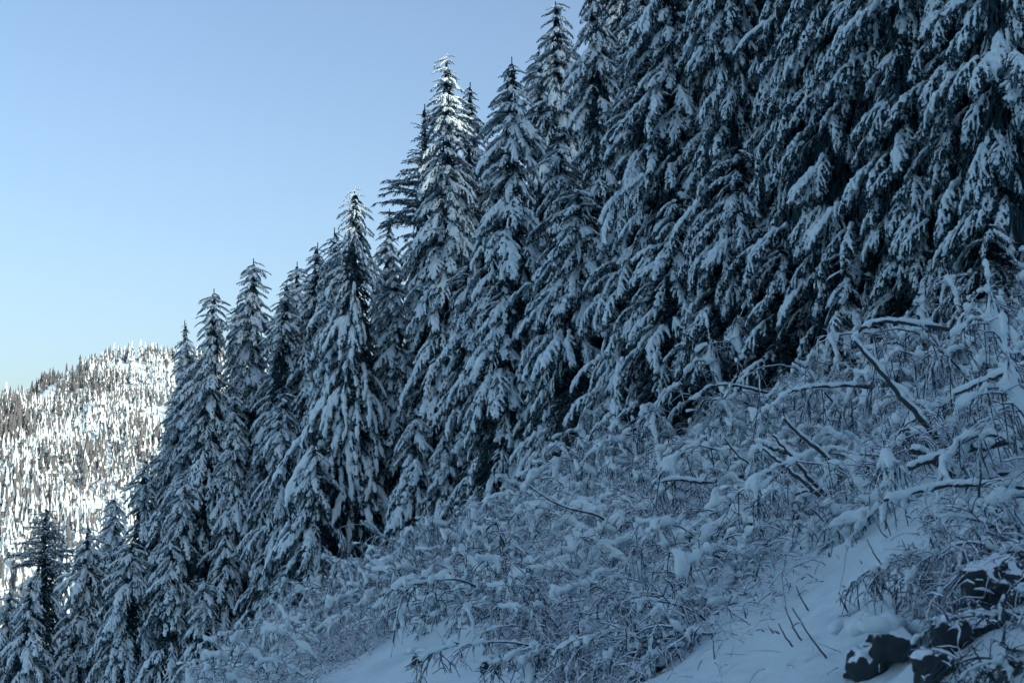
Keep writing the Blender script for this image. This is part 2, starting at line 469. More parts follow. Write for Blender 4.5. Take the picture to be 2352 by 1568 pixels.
def make_bough(seed, L=3.0, p0=-12, p1=-72, lat=0.42, snow=1.0, voxel=0.055, spread=50, nq=1.0, latdroop=35, step=0.085, thin=1.0):
    r = np.random.default_rng(seed)
    mb = MB(); segs = []
    n = 14
    ax = droop_path(np.zeros(3), 0.0, R(p0 + r.uniform(-8, 8)), R(p1 + r.uniform(-8, 8)), L, n, r, 0.05)
    rad = np.interp(np.linspace(0, 1, n), [0, 1], [0.035, 0.008]) * L / 3
    mb.add(*tube(ax, rad, 4), 2)
    tt = np.linspace(0, 1, n)
    paths = [(ax, 0.115 * thin, 0.055 * thin, 0.12)]
    t = 0.16; side = 1
    while t < 0.97:
        ip = np.array([np.interp(t, tt, ax[:, c]) for c in range(3)])
        dx = ax[min(int(t * (n - 1)) + 1, n - 1)] - ax[int(t * (n - 1))]
        pit = math.atan2(dx[2], math.hypot(dx[0], dx[1])); yaw = math.atan2(dx[1], dx[0])
        l = L * lat * (math.sin(math.pi * min(1, (0.12 + 0.88 * t)) ** 0.8) ** 0.6 * 0.85 + 0.12) * r.uniform(0.65, 1.2)
        yw = yaw + side * R(spread * r.uniform(0.7, 1.2))
        lp = droop_path(ip, yw, pit * 0.75 + R(5), pit * 0.8 - R(latdroop * r.uniform(0.6, 1.3)), l, 6, r, 0.08)
        mb.add(*tube(lp, np.linspace(0.012, 0.004, 6), 3), 2)
        paths.append((lp, 0.072 * thin * r.uniform(0.8, 1.25), 0.038 * thin, 0.0))
        side = -side; t += step * r.uniform(0.6, 1.25)
    for q, (p, ra, rb, skip) in enumerate(paths):
        m = len(p); rr = np.linspace(ra, rb, m) * snow
        if q == 0: rr = rr * (1 + 0.35 * r.normal(0, 1, m).clip(-1, 1.5))
        P = p + np.array([0, 0, 1.0]) * rr[:, None] * 0.75
        for i in range(m - 1):
            if q == 0 and i < 1: continue
            if r.random() < (0.07 if q == 0 else 0.14): continue
            segs.append((*P[i], *P[i + 1], max(rr[i], 0.02), max(rr[i + 1], 0.02)))
        # clumps of snow at branchlet tips
        if q and r.random() < 0.25:
            c = P[-1]; e = r.uniform(0.05, 0.085) * snow * thin
            segs.append((*c, *(c + r.normal(0, 0.03, 3)), e, e))
        # needles: fringe beside and below
        cnt = int((26 if q else 60) * nq)
        tq = r.uniform(0.05, 1, cnt) * (m - 1); i0 = np.minimum(tq.astype(int), m - 2); f = (tq - i0)[:, None]
        base = p[i0] * (1 - f) + p[i0 + 1] * f
        dirp = p[i0 + 1] - p[i0]; dirp /= np.linalg.norm(dirp, axis=1)[:, None]
        sidev = np.cross(dirp, [0, 0, 1.0]); sidev /= np.linalg.norm(sidev, axis=1)[:, None] + 1e-6
        sg = np.where(r.random(cnt) < 0.5, 1, -1)[:, None]
        D = dirp * 0.8 + sidev * sg * r.uniform(0.2, 1.0, cnt)[:, None] + np.array([0, 0, -1.0]) * r.uniform(-0.35, 1.1, cnt)[:, None]
        D /= np.linalg.norm(D, axis=1)[:, None]
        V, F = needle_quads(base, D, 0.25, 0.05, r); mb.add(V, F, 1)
    V, F = snow_blob(segs, voxel, k=0.05, noise=0.040, nscale=6.5, seed=seed)
    # snow rests on the needles: sink its lower half slightly flatter
    mb.add(V, F, 0)
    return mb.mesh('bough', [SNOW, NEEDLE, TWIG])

PILLOW = [make_bough(10 + i, p0=-14 - 5 * (i % 3), p1=-66 - 4 * (i % 4), lat=0.27 + 0.03 * (i % 4), snow=1.05 + 0.15 * (i % 3), voxel=0.06, nq=1.3) for i in range(9)]
HEAVY = [make_bough(40 + i, p0=-20, p1=-72, lat=0.32, snow=1.30, thin=1.05, spread=42, nq=1.3, voxel=0.06) for i in range(5)]
FINE = [make_bough(60 + i, p0=-22, p1=-78, lat=0.33, snow=0.80, voxel=0.042, nq=2.4, step=0.065, latdroop=50) for i in range(7)]
WEEP = [make_bough(80 + i, p0=-5, p1=-84, lat=0.26, snow=0.95, voxel=0.045, spread=32, latdroop=60, nq=0.9, step=0.10) for i in range(5)]
SPARSE = [make_bough(95 + i, p0=5, p1=-28, lat=0.24, snow=0.42, voxel=0.035, spread=40, latdroop=20, nq=0.75, step=0.12, thin=0.8) for i in range(4)]

# trunk and the dim inner foliage, in unit height
def unit_trunk(seed):
    r = np.random.default_rng(seed); n = 14; z = np.linspace(-0.03, 1, n)
    P = np.stack([np.cumsum(r.normal(0, 0.0007, n)), np.cumsum(r.normal(0, 0.0007, n)), z], -1)
    mb = MB(); mb.add(*tube(P, np.interp(z, [-0.03, 0, 0.05, 1], [0.017, 0.014, 0.011, 0.0012]), 8), 0)
    return mb.mesh('trunk', [BARK])
TRUNKS = [unit_trunk(i) for i in range(3)]
def unit_core(seed, n=6000):
    r = np.random.default_rng(seed)
    z = 1 - r.random(n) ** 0.6 * 0.97; z = np.clip(z, 0.03, 0.985)
    a = r.uniform(0, 2 * math.pi, n); rad = (1 - z) ** 0.85 * np.sqrt(r.random(n)) * 0.60
    P = np.stack([np.cos(a) * rad, np.sin(a) * rad, z], -1)
    # directions in a frame that is scaled (R,R,H) later
    a2 = a + r.normal(0, 0.8, n)
    D = np.stack([np.cos(a2) * 0.42, np.sin(a2) * 0.42, -0.02 - 0.10 * r.random(n)], -1)
    s = np.stack([-np.sin(a), np.cos(a), np.zeros(n)], -1) * (0.020 * r.uniform(0.6, 1.4, n))[:, None]
    l = (r.uniform(0.15, 0.42, n) * (0.3 + 0.7 * (1 - z)))[:, None]
    V = np.stack([P - s, P + s, P + D * l + s * 0.4, P + D * l * 1.2 - s * 0.4], 1).reshape(-1, 3)
    mb = MB(); mb.add(V, np.arange(n * 4).reshape(-1, 4), 0)
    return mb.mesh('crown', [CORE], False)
CORES = [unit_core(i) for i in range(3)]

SETS = {'pillow': PILLOW, 'heavy': HEAVY + PILLOW[:4], 'fine': FINE + HEAVY[:2], 'weep': WEEP, 'mixed': PILLOW + FINE[:3] + HEAVY[:2]}
n_boughs = 0
def conifer(x, y, H, label, Rb=3.0, kind='pillow', bias=0.0, group='conifers on the hillside', sparse_top=0.0, lean=(0, 0), gap=0.50, z0=None, low=0.05, seed=None, name='conifer', per=6.6, shape=0.60, broken=0.0):
    global n_boughs
    r = np.random.default_rng(seed if seed is not None else int(abs(x * 131 + y * 977 + H * 31)))
    zb = ground_z(x, y) if z0 is None else z0
    root = link(name, None, None, (x, y, zb - 0.3)); root.empty_display_size = 0.5
    root.rotation_euler = (lean[0] + r.normal(0, 0.012), lean[1] + r.normal(0, 0.016), 0)
    shape = shape * r.uniform(0.82, 1.15); Rb = Rb * r.uniform(0.9, 1.1); wav = r.uniform(0.08, 0.26)
    tag(root, label, 'conifer', group)
    t = link('trunk', TRUNKS[int(r.integers(3))], root); t.scale = (H, H, H * (1 - broken * 0.5))
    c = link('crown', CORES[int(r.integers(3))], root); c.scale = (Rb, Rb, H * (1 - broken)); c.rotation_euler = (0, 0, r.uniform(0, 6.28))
    cm = Matrix.LocRotScale(None, c.rotation_euler, c.scale).inverted()
    r0_ = r.uniform(22, 48)
    view = math.atan2(y, x)                                  # azimuth away from the camera
    meshes = SETS[kind]; off = r.uniform(0, 400, 3)
    z = H * low
    top = H * (1 - broken)
    while z < top * 0.985:
        f = z / top
        rad = Rb * ((1 - f) ** shape * 0.97 + 0.035) * (1 - wav + wav * math.sin(f * r0_ + x))
        if f < 0.12: rad *= 0.75 + 2 * f
        k = per * (0.6 if f > 0.9 else 1.0) * (1.15 if y > 85 else 1.0)
        if f > 0.8: rad *= 1 - 0.9 * (f - 0.8)
        k = int(k) + (r.random() < k - int(k))
        a0 = r.uniform(0, 6.28)
        for q in range(k):
            a = a0 + q * 2 * math.pi / k + r.normal(0, 0.35)
            ll = rad * r.uniform(0.72, 1.22)
            if bias:                                          # edge-of-forest trees reach towards the open valley
                open_ = math.cos(a - R(205))
                ll *= 1 + bias * 0.35 * open_
            away = math.cos(a - view)
            if f < 0.86 and away > (0.55 if y > 85 else 0.30): continue
            if r.random() < 0.05: continue
            hol = float(value_noise(np.array([z * 0.45 + off[0], math.cos(a) * 0.9 + off[1], math.sin(a) * 0.9 + off[2]]), 77))
            if hol < -0.36 and f < 0.85: continue
            ll *= 1 + 0.22 * hol
            if z > H * 0.3:
                tx, ty = project(x, y - 3, zb + z)
                if ty < -260 and r.random() < 0.8: continue
            ms = meshes; sc_thick = 1.0
            pitch = R(r.normal(0, 7)) + R(26) * max(0, f - 0.6) / 0.4 + R(22) * max(0, f - 0.85) / 0.15
            if sparse_top and f > 1 - sparse_top:
                ms = SPARSE; pitch = R(r.normal(10, 9)); ll *= 1.75
            m = ms[int(r.integers(len(ms)))]
            horiz = 0.62 if ms is not SPARSE else 0.9          # a drooping bough reaches this share of its length sideways
            sc = max(ll / (3.0 * horiz), 0.10)
            cap_ = (0.70 if y < 70 else 0.92) * r.uniform(0.8, 1.15)
            inset = 0.0
            if sc > cap_ and ms is not SPARSE and kind != 'weep':
                inset = ll - cap_ * 3.0 * horiz; sc = cap_
            th = sc * r.uniform(0.95, 1.25)
            if ms is not SPARSE: th = max(th, min(0.55, sc * 1.8))
            M = Matrix.Translation((0, 0, z + r.uniform(-0.3, 0.3))) @ Euler((0, 0, a)).to_matrix().to_4x4() @ Matrix.Translation((inset, 0, -inset * 0.35)) \
                @ Euler((R(r.normal(0, 10)), -pitch, 0)).to_matrix().to_4x4() @ Matrix.Diagonal((sc, th, th, 1))
            o = bpy.data.objects.new('bough', m); col.objects.link(o)
            o.parent = c; o.matrix_parent_inverse = cm; o.matrix_basis = M
            n_boughs += 1
        z += gap * (0.62 + 0.5 * (1 - f)) * r.uniform(0.8, 1.2)
    return root, c, cm

def tree_at(px, py, D, label, **kw):
    """a tree whose tip was surveyed in direction (px, py), standing D metres off"""
    p = at(px, py, D); zb = ground_z(p[0], D)
    H = p[2] - zb + 0.3
    u = p[0] * -SUN_H[1] + D * SUN_H[0]
    wv = p[0] * SUN_H[0] + D * SUN_H[1]
    print('TREE %4d %4d D%5.1f X%6.1f H%5.1f u%6.1f  shade %.1f tip %.1f' % (px, py, D, p[0], H, u, 88 - 0.325 * (85 - wv), p[2]))
    return conifer(p[0], D, H, label, **kw)
def tree_h(px, D, H, label, **kw):
    X = (px - PXW / 2) / FPX * D / (cp)
    return conifer(X, D, H, label, **kw)
#TREES
TREES_TIP = [
    # px, py, D, label, options
    (18, 1348, 121, 'short snowy conifer cut by the left edge at the bottom', dict(Rb=3.62)),
    (72, 1330, 116, 'snowy conifer just right of the one cut by the left edge', dict(Rb=3.62)),
    (115, 1160, 138, 'broad dark conifer with little snow at lower left against the sunlit mountain', dict(Rb=4.40, kind='weep', shape=0.6, sparse_top=0.25)),
    (200, 1205, 124, 'narrow pointed conifer right of the broad dark one at lower left', dict(Rb=3.39)),
    (268, 1140, 132, 'conifer half hidden behind two neighbours at lower left', dict(Rb=3.39)),
    (302, 1240, 112, 'snowy conifer in front of the darker spire at lower left', dict(Rb=3.39)),
    (338, 1050, 122, 'dark conifer spire rising against the sunlit mountain forest', dict(Rb=3.50)),
    (375, 985, 126, 'dark conifer beside the bright snow clearing on the far mountain', dict(Rb=3.39)),
    (412, 880, 121, 'leftmost conifer of the tall hillside stand, overlapping the far mountain', dict(Rb=3.73)),
    (455, 733, 123, 'thin conifer tip rising just above the far mountain crest', dict(Rb=3.28)),
    (497, 663, 112, 'tall spire with fine bare tip, first to stand well above the mountain', dict(Rb=3.84)),
    (535, 698, 121, 'small tip behind and right of the first tall spire', dict(Rb=3.05)),
    (590, 593, 115, 'tall layered spire, left one of a close pair', dict(Rb=3.73)),
    (625, 645, 106, 'slightly shorter spire, right one of a close pair', dict(Rb=3.62)),
    (690, 598, 113, 'left tip of a twin topped conifer', dict(Rb=3.28)),
    (710, 556, 107, 'sharp right tip of the twin topped conifer', dict(Rb=3.73)),
    (746, 630, 119, 'conifer tip hidden behind the weeping tree, left side', dict(Rb=3.39)),
    (778, 520, 106, 'full conifer close behind the weeping tree on its left', dict(Rb=3.73)),
    (828, 432, 93.3, 'weeping conifer with long arching snow boughs and a sunlit tip', dict(Rb=5.00, kind='weep', gap=0.62, shape=0.66, per=8.0, bias=0.0)),
    (878, 478, 112, 'thin dark tip just right of the weeping conifer', dict(Rb=2.94)),
    (980, 245, 96, 'conifer with bare feathery top and thin see-through branches', dict(Rb=3.84, sparse_top=0.30, kind='mixed', shape=0.6)),
    (1040, 128, 90.5, 'tall conifer with crooked broken top lit by the sun', dict(Rb=3.73, sparse_top=0.0)),
    (1072, 185, 99, 'conifer close behind the sunlit crooked top, on its right', dict(Rb=3.62)),
    (1180, 128, 80, 'slender spire with a thin bare leader left of the frame filling trees', dict(Rb=3.84, kind='heavy')),
    (1246, 108, 97, 'conifer between the slender spire and the tall frame filling trees', dict(Rb=3.62)),
    (1312, 8, 90, 'conifer whose top just touches the upper frame edge', dict(Rb=4.07, kind='mixed')),
    (520, 1205, 100, 'short conifer at the forest foot left of the small low one', dict(Rb=2.6)),
    (395, 1235, 103, 'short conifer at the forest foot below the leftmost tall stand', dict(Rb=2.7)),
    (665, 1290, 94.5, 'small conifer at the forest foot where the brush begins', dict(Rb=2.2, kind='heavy')),
    (470, 1330, 98, 'low young conifer at the bottom edge beside the first brush', dict(Rb=2.2, kind='heavy')),
    (470, 870, 117, 'conifer filling the gap below the thin tip beside the mountain crest', dict(Rb=3.4)),
    (565, 770, 119, 'conifer in the gap left below the close pair of spires', dict(Rb=3.2)),
    (650, 745, 111, 'conifer in the gap right below the close pair of spires', dict(Rb=3.2)),
    (738, 740, 112, 'conifer low in the gap left of the weeping tree', dict(Rb=3.1)),
    (880, 640, 104, 'conifer low in the gap right of the weeping tree', dict(Rb=3.1)),
    (1120, 330, 93, 'conifer in the gap between the sunlit top and the slender spire', dict(Rb=3.3)),
    (1010, 420, 100, 'conifer in the gap below the feathery topped tree', dict(Rb=3.2)),
    # front and middle layers
    (432, 1090, 104, 'medium conifer at foot of the leftmost hillside stand', dict(Rb=3.0)),
    (545, 900, 105, 'medium conifer in front of the first tall spire', dict(Rb=3.0)),
    (600, 1270, 97, 'small conifer low in front of the close pair of spires', dict(Rb=2.3)),
    (660, 880, 99, 'medium conifer in front of the twin topped conifer', dict(Rb=3.2)),
    (733, 1005, 89.5, 'young conifer with a knob of snow on top, left of the weeping tree foot', dict(Rb=2.9, kind='heavy')),
    (955, 935, 84.5, 'young conifer with thick snow right of the weeping tree foot', dict(Rb=2.5, kind='heavy')),
    (1022, 995, 82.5, 'smaller young conifer right of the thickly snowed young one', dict(Rb=1.7, kind='heavy')),
    (925, 600, 95, 'conifer between the weeping tree and the feathery topped one', dict(Rb=2.8)),
    (1075, 590, 84, 'conifer standing in front below the sunlit crooked top', dict(Rb=3.0, bias=0.4)),
    (1155, 640, 79, 'conifer in front below the slender spire', dict(Rb=3.0, kind='heavy', bias=0.5)),
    (1235, 560, 80, 'conifer low in front of the tree touching the frame edge', dict(Rb=3.2, kind='mixed', bias=0.5)),
    (1340, 420, 73, 'conifer in the middle of the slope with long slanting boughs', dict(Rb=3.6, kind='mixed', bias=0.6)),
    (1500, 38, 67, 'large conifer with a rounded snow hood near the top edge', dict(Rb=3.5, kind='heavy', bias=0.6, gap=0.60)),
    (1540, 430, 60.5, 'conifer with pale pointed hood before the dark central hollow', dict(Rb=3.4, kind='mixed', bias=0.6)),
    (1440, 700, 67, 'short conifer left of the dark central hollow', dict(Rb=2.6, kind='heavy', bias=0.5)),
    (1690, 318, 55, 'conifer with tall narrow white hood in the upper right stand', dict(Rb=3.2, kind='fine', bias=0.5)),
    (1640, 690, 56, 'short conifer at foot of the white hooded tree', dict(Rb=2.4, kind='heavy', bias=0.5)),
    (1790, 560, 51, 'conifer of middle height above the arching branches on the right', dict(Rb=2.8, kind='fine', bias=0.5)),
    (1935, 585, 45.5, 'small conifer with two bulging snow caps above the leaning trunk', dict(Rb=1.7, kind='heavy', bias=0.3)),
    (2120, 345, 45, 'conifer with round snow cap in the dark upper right', dict(Rb=2.6, kind='fine', bias=0.4)),
    (2270, 520, 39, 'low conifer in the dark at right above the brush', dict(Rb=2.2, kind='fine', bias=0.4)),
]
TREES_H = [
    (1385, 74, 32, 'tall conifer left of the snow hooded one, running out of the top', dict(Rb=2.72, kind='mixed', bias=0.6)),
    (1440, 90, 36, 'tall conifer behind the snow hooded one', dict(Rb=3.04, kind='mixed', bias=0.3)),
    (1590, 68.5, 34, 'tall conifer right behind the snow hooded one, running out of the top', dict(Rb=2.80, kind='mixed', bias=0.5)),
    (1650, 62, 34, 'tall conifer behind the white hooded tree, running out of the top', dict(Rb=2.64, kind='fine', bias=0.6, gap=0.47)),
    (1745, 65, 33, 'far tall conifer seen between the upper right trunks', dict(Rb=2.80, kind='mixed', bias=0.3)),
    (1800, 57, 33, 'tall conifer with speckled slanting boughs, fifth from the right edge', dict(Rb=2.56, kind='fine', bias=0.6, gap=0.47)),
    (1890, 52, 32, 'tall conifer with speckled slanting boughs, fourth from the right edge', dict(Rb=2.56, kind='fine', bias=0.6, gap=0.47)),
    (1985, 62, 36, 'dim tall conifer behind the right hand stand', dict(Rb=2.80, kind='mixed', bias=0.3)),
    (2055, 48.5, 32, 'tall conifer with stacked snow tiers, third from the right edge', dict(Rb=2.40, kind='fine', bias=0.5, gap=0.47)),
    (2145, 56, 34, 'dim tall conifer second behind the right hand stand', dict(Rb=2.80, kind='mixed', bias=0.3)),
    (2215, 45, 30, 'tall conifer in deep shade, second from the right edge', dict(Rb=2.40, kind='fine', bias=0.5, gap=0.47)),
    (2330, 41.5, 30, 'dark tall conifer cut by the right edge', dict(Rb=2.40, kind='fine', bias=0.5, gap=0.47)),
    (2420, 48, 32, 'dark conifer mostly outside the right edge', dict(Rb=2.56, kind='fine', bias=0.5, gap=0.6)),
    (1560, 63, 29, 'slim tall conifer just left of the white hooded tree', dict(Rb=2.5, kind='mixed', bias=0.4)),
    (1715, 57, 30, 'slim tall conifer just right of the white hooded tree', dict(Rb=2.5, kind='fine', bias=0.4, gap=0.47)),
    (1845, 55, 31, 'slim tall conifer between the two speckled ones', dict(Rb=2.4, kind='fine', bias=0.4, gap=0.47)),
    (1940, 50, 28, 'slim conifer right of the fourth one from the right edge', dict(Rb=2.3, kind='fine', bias=0.4, gap=0.47)),
    (2100, 46, 27, 'slim conifer just right of the stacked snow tiers', dict(Rb=2.3, kind='fine', bias=0.4, gap=0.47)),
    (2275, 44, 28, 'slim dark conifer next to the one cut by the right edge', dict(Rb=2.3, kind='fine', bias=0.4, gap=0.47)),
    (1480, 74, 27, 'slim conifer between the snow hooded one and its left neighbour', dict(Rb=2.7, kind='mixed', bias=0.4)),
    (1300, 77, 20, 'slim conifer in front of the tree touching the upper frame edge', dict(Rb=2.7, kind='mixed', bias=0.4)),
]
def crooked_top(tree, H, k_=1.0):
    """a snapped leader: short snow-laden arms sticking out sideways at the very top"""
    root, c, cm = tree
    for z, a, sc, pit, ms in ((H - 0.1, 195, 0.36, 14, HEAVY), (H - 0.0, -20, 0.20, 34, HEAVY), (H - 0.35, 235, 0.30, 8, HEAVY), (H + 0.1, 80, 0.13, 65, HEAVY),
                              (H - 0.9, 160, 0.34, 22, SPARSE), (H - 1.5, -50, 0.40, 12, HEAVY), (H - 1.8, 215, 0.46, 10, HEAVY), (H - 2.6, 265, 0.5, 5, HEAVY)):
        sc = sc * k_
        m = ms[int(rng.integers(len(ms)))]
        o = bpy.data.objects.new('bough', m); col.objects.link(o); o.parent = c; o.matrix_parent_inverse = cm
        o.matrix_basis = Matrix.Translation((0, 0, z)) @ Euler((0, 0, R(a))).to_matrix().to_4x4() @ Euler((0, -R(pit), 0)).to_matrix().to_4x4() @ Matrix.Diagonal((sc, sc * 1.1, sc, 1))
for px, py, D, lab, kw in TREES_TIP:
    tr = tree_at(px, py, D, lab, **kw)
    if 'crooked broken top' in lab: crooked_top(tr, at(px, py, D)[2] - ground_z(at(px, py, D)[0], D) + 0.3)
    if 'a sunlit tip' in lab: crooked_top(tr, at(px, py, D)[2] - ground_z(at(px, py, D)[0], D) + 0.3, 0.7)
for px, D, H, lab, kw in TREES_H: tree_h(px, D, H, lab, **kw)
print('boughs', n_boughs)

# ------------------------------------------------------------------ brush on the open slope below the forest
def ground_hit(px, py, lo=9.0, hi=140.0):
    Ds = np.linspace(lo, hi, 900); d = ray(px, py)
    P = d[None, :] * (Ds / d[1])[:, None]
    below = P[:, 2] < terrain(P[:, 0], P[:, 1])
    i = int(np.argmax(below)) if below.any() else len(Ds) - 1
    return P[i]

def bent_path(p0, d, L, n, sag, r, wob=0.12):
    d = np.asarray(d, float); d = d / np.linalg.norm(d); P = [np.asarray(p0, float)]
    for i in range(n - 1):
        d = d + np.array([0, 0, -sag / (n - 1)]) + r.normal(0, wob, 3) * np.array([1, 1, 0.7]); d = d / np.linalg.norm(d)
        P.append(P[-1] + d * L / (n - 1))
    return np.array(P)

def make_shrub(seed, stems=14, L=2.0, twigs=8, sub=3, thick=1.0, sag=1.7, tilt=0.8, bare=0.25, spread=1.0, voxel=0.042, lumps=10, hang=0, wood_mat=False):
    """arching stems pressed downhill (-x) by snow; returns (stem mesh, snow mesh)"""
    r = np.random.default_rng(seed); wood = MB(); segs = []
    up = np.array([0, 0, 1.0])
    def load(P, ra, rb, keep):
        m = len(P); rr = np.linspace(ra, rb, m) * np.clip(1 + 0.4 * r.normal(0, 1, m), 0.4, 1.8)
        Q = P + up * rr[:, None] * 0.7
        for i in range(m - 1):
            if r.random() < keep: segs.append((*Q[i], *Q[i + 1], rr[i], rr[i + 1]))
    for s_ in range(stems):
        p0 = r.normal(0, 0.30, 3) * np.array([1, 1.4, 0.1]); p0[2] = -0.12
        d = np.array([-tilt + r.normal(0, 0.5 * spread), r.normal(0, 0.65 * spread), r.uniform(0.5, 1.3)])
        l = L * r.uniform(0.55, 1.15)
        P = bent_path(p0, d, l, 9, sag * r.uniform(0.7, 1.3), r, 0.10)
        wood.add(*tube(P, np.linspace(0.024, 0.008, 9), 5), 0)
        load(P, 0.062 * thick, 0.040 * thick, 1 - bare)
        for t_ in range(twigs):
            t = r.uniform(0.15, 1.0); i = min(int(t * 8), 7); f = t * 8 - i
            b = P[i] * (1 - f) + P[i + 1] * f; dd = P[i + 1] - P[i]; dd = dd / np.linalg.norm(dd)
            e = dd * 0.7 + r.normal(0, 0.6, 3) + np.array([-0.15, 0, 0.10])
            Q = bent_path(b, e, l * r.uniform(0.14, 0.40), 5, 1.1 * r.uniform(0.5, 1.6), r, 0.18)
            wood.add(*tube(Q, np.linspace(0.013, 0.005, 5), 4), 0)
            if r.random() < 0.75: load(Q, 0.042 * thick, 0.024 * thick, 1 - bare - 0.1)
            for u_ in range(sub):
                i2 = int(r.integers(0, 4)); e2 = (Q[i2 + 1] - Q[i2]); e2 = e2 / (np.linalg.norm(e2) + 1e-9) * 0.7 + r.normal(0, 0.65, 3)
                W = bent_path(Q[i2], e2, l * r.uniform(0.06, 0.17), 4, 0.6, r, 0.2)
                wood.add(*tube(W, np.linspace(0.011, 0.005, 4), 3), 0)
            for u_ in range(hang):
                i2 = int(r.integers(0, 4)); W = bent_path(Q[i2], r.normal(0, 0.25, 3) + np.array([-0.2, 0, -0.8]), l * r.uniform(0.12, 0.3), 4, 0.8, r, 0.1)
                wood.add(*tube(W, np.linspace(0.012, 0.006, 4), 3), 0)
        for q in range(int(lumps / stems + r.random())):
            c = P[int(r.integers(3, 8))] + r.normal(0, 0.08, 3); e = r.uniform(0.06, 0.14) * thick
            segs.append((*c, *(c + r.normal(0, 0.12, 3) * np.array([1, 1, 0.4])), e, e * r.uniform(0.5, 1)))
    V, F = snow_blob(segs, voxel, k=0.05, noise=0.038, nscale=8.0, seed=seed)
    sn = MB(); sn.add(V, F, 0)
    return wood.mesh('stems', [TWIG if wood_mat else FROST]), sn.mesh('snow_cover', [SNOW])

SHRUBS = {
    'fine':   [make_shrub(200 + i, stems=16, L=1.7, twigs=11, sub=6, thick=0.84, bare=0.28, lumps=0) for i in range(3)],
    'arch':   [make_shrub(220 + i, stems=13, L=2.2, twigs=10, sub=5, thick=1.0, sag=2.2, bare=0.22, lumps=2) for i in range(3)],
    'coarse': [make_shrub(240 + i, stems=12, L=2.1, twigs=9, sub=5, thick=0.92, sag=2.4, bare=0.22, lumps=1, hang=2) for i in range(3)],
    'bare':   [make_shrub(260 + i, stems=18, L=1.6, twigs=11, sub=6, thick=0.55, sag=1.3, bare=0.62, lumps=2, voxel=0.034) for i in range(2)],
    'weep':   [make_shrub(280 + i, stems=18, L=2.2, twigs=8, sub=2, thick=0.72, sag=3.2, tilt=0.4, spread=1.2, hang=4, lumps=0) for i in range(2)],
    'dark':   [make_shrub(290 + i, stems=16, L=1.9, twigs=10, sub=4, thick=0.62, sag=1.9, tilt=1.3, bare=0.62, lumps=1, voxel=0.034, wood_mat=(i == 0)) for i in range(2)],
}
def shrub(x, y, kind, size, label, group, yaw=None, slope=18, name='shrub'):
    st, sn = SHRUBS[kind][int(rng.integers(len(SHRUBS[kind])))]
    o = link(name, None, None, (x, y, ground_z(x, y))); o.empty_display_size = 0.3
    a = rng.normal(0, 0.6) if yaw is None else yaw
    o.rotation_euler = (rng.normal(0, 0.08), -R(slope), a); o.scale = (size, size, size * rng.uniform(1.0, 1.4))
    tag(o, label, 'shrub', group)
    a_ = link('stems', st, o); tag(link('snow_cover', sn, a_), kind='stuff')
    return o

def in_poly(px, py, poly):
    c = False; j = len(poly) - 1
    for i in range(len(poly)):
        (xi, yi), (xj, yj) = poly[i], poly[j]
        if (yi > py) != (yj > py) and px < (xj - xi) * (py - yi) / (yj - yi) + xi: c = not c
        j = i
    return c
OPEN_SNOW = [
    [(690, 1610), (800, 1545), (900, 1470), (1000, 1375), (1085, 1410), (1130, 1460), (1200, 1510), (1250, 1610)],
    [(1955, 1395), (2150, 1395), (2190, 1600), (1955, 1600)],
    [(1480, 1568), (1550, 1490), (1640, 1480), (1660, 1568)],
    [(1650, 1590), (1700, 1510), (1900, 1330), (1985, 1240), (2110, 1170), (2090, 1290), (2060, 1360), (1960, 1400), (1990, 1590)],
]
ZONES = [  # first match wins: px range, py range, kinds, label
    (-50, 760, 1380, 1700, ['fine', 'arch'], 'pale snowed shrub at the forest foot, bottom left'),
    (760, 1000, 1200, 1420, ['fine', 'arch', 'weep'], 'snowed shrub below the weeping conifer'),
    (640, 1000, 1400, 1700, ['fine', 'arch'], 'snowed shrub left of the open snow at the bottom centre'),
    (1000, 1300, 1080, 1300, ['fine', 'arch'], 'snowed shrub at the foot of the central conifers'),
    (1000, 1330, 1300, 1450, ['fine', 'fine', 'bare'], 'fine twigged snowed shrub above the bottom centre snow patch'),
    (1000, 1500, 1450, 1700, ['bare', 'bare', 'fine'], 'thinly snowed twiggy shrub at the bottom centre'),
    (1300, 1620, 950, 1180, ['fine', 'arch', 'coarse'], 'snowed shrub just below the dark slanting boughs'),
    (1300, 1700, 1180, 1330, ['fine', 'arch'], 'snowed shrub in the pale middle of the thicket'),
    (1300, 1700, 1330, 1500, ['bare', 'fine', 'bare', 'arch'], 'dark twigged shrub in the thicket left of the right hand snow patch'),
    (1600, 1800, 850, 1180, ['arch', 'coarse', 'fine'], 'snowed shrub left of the two leaning poles'),
    (1800, 2100, 700, 1000, ['fine', 'arch', 'weep'], 'snowed shrub left of the long leaning trunk'),
    (1700, 2000, 1000, 1330, ['arch', 'coarse', 'fine'], 'snowed shrub between the leaning poles and the right hand snow patch'),
    (2000, 2460, 560, 860, ['weep', 'fine', 'arch'], 'snowed shrub below the dark conifers at upper right'),
    (2000, 2460, 860, 1130, ['coarse', 'weep', 'arch'], 'heavily snowed shrub right of the long leaning trunk'),
    (1990, 2460, 1130, 1290, ['coarse', 'arch', 'bare'], 'thick snowed shrub above the dark hollow at right'),
    (1900, 2460, 1290, 1800, ['dark', 'dark', 'bare'], 'dark twigged shrub in the bottom right corner'),
    (-100, 2500, 500, 1800, ['fine', 'bare'], 'snowed shrub among the lower right thicket'),
]
placed = []
tries = 0
CX, CY = rng.uniform(-24, 18, 26000), rng.uniform(13, 104, 26000)
CZ = terrain(CX, CY)
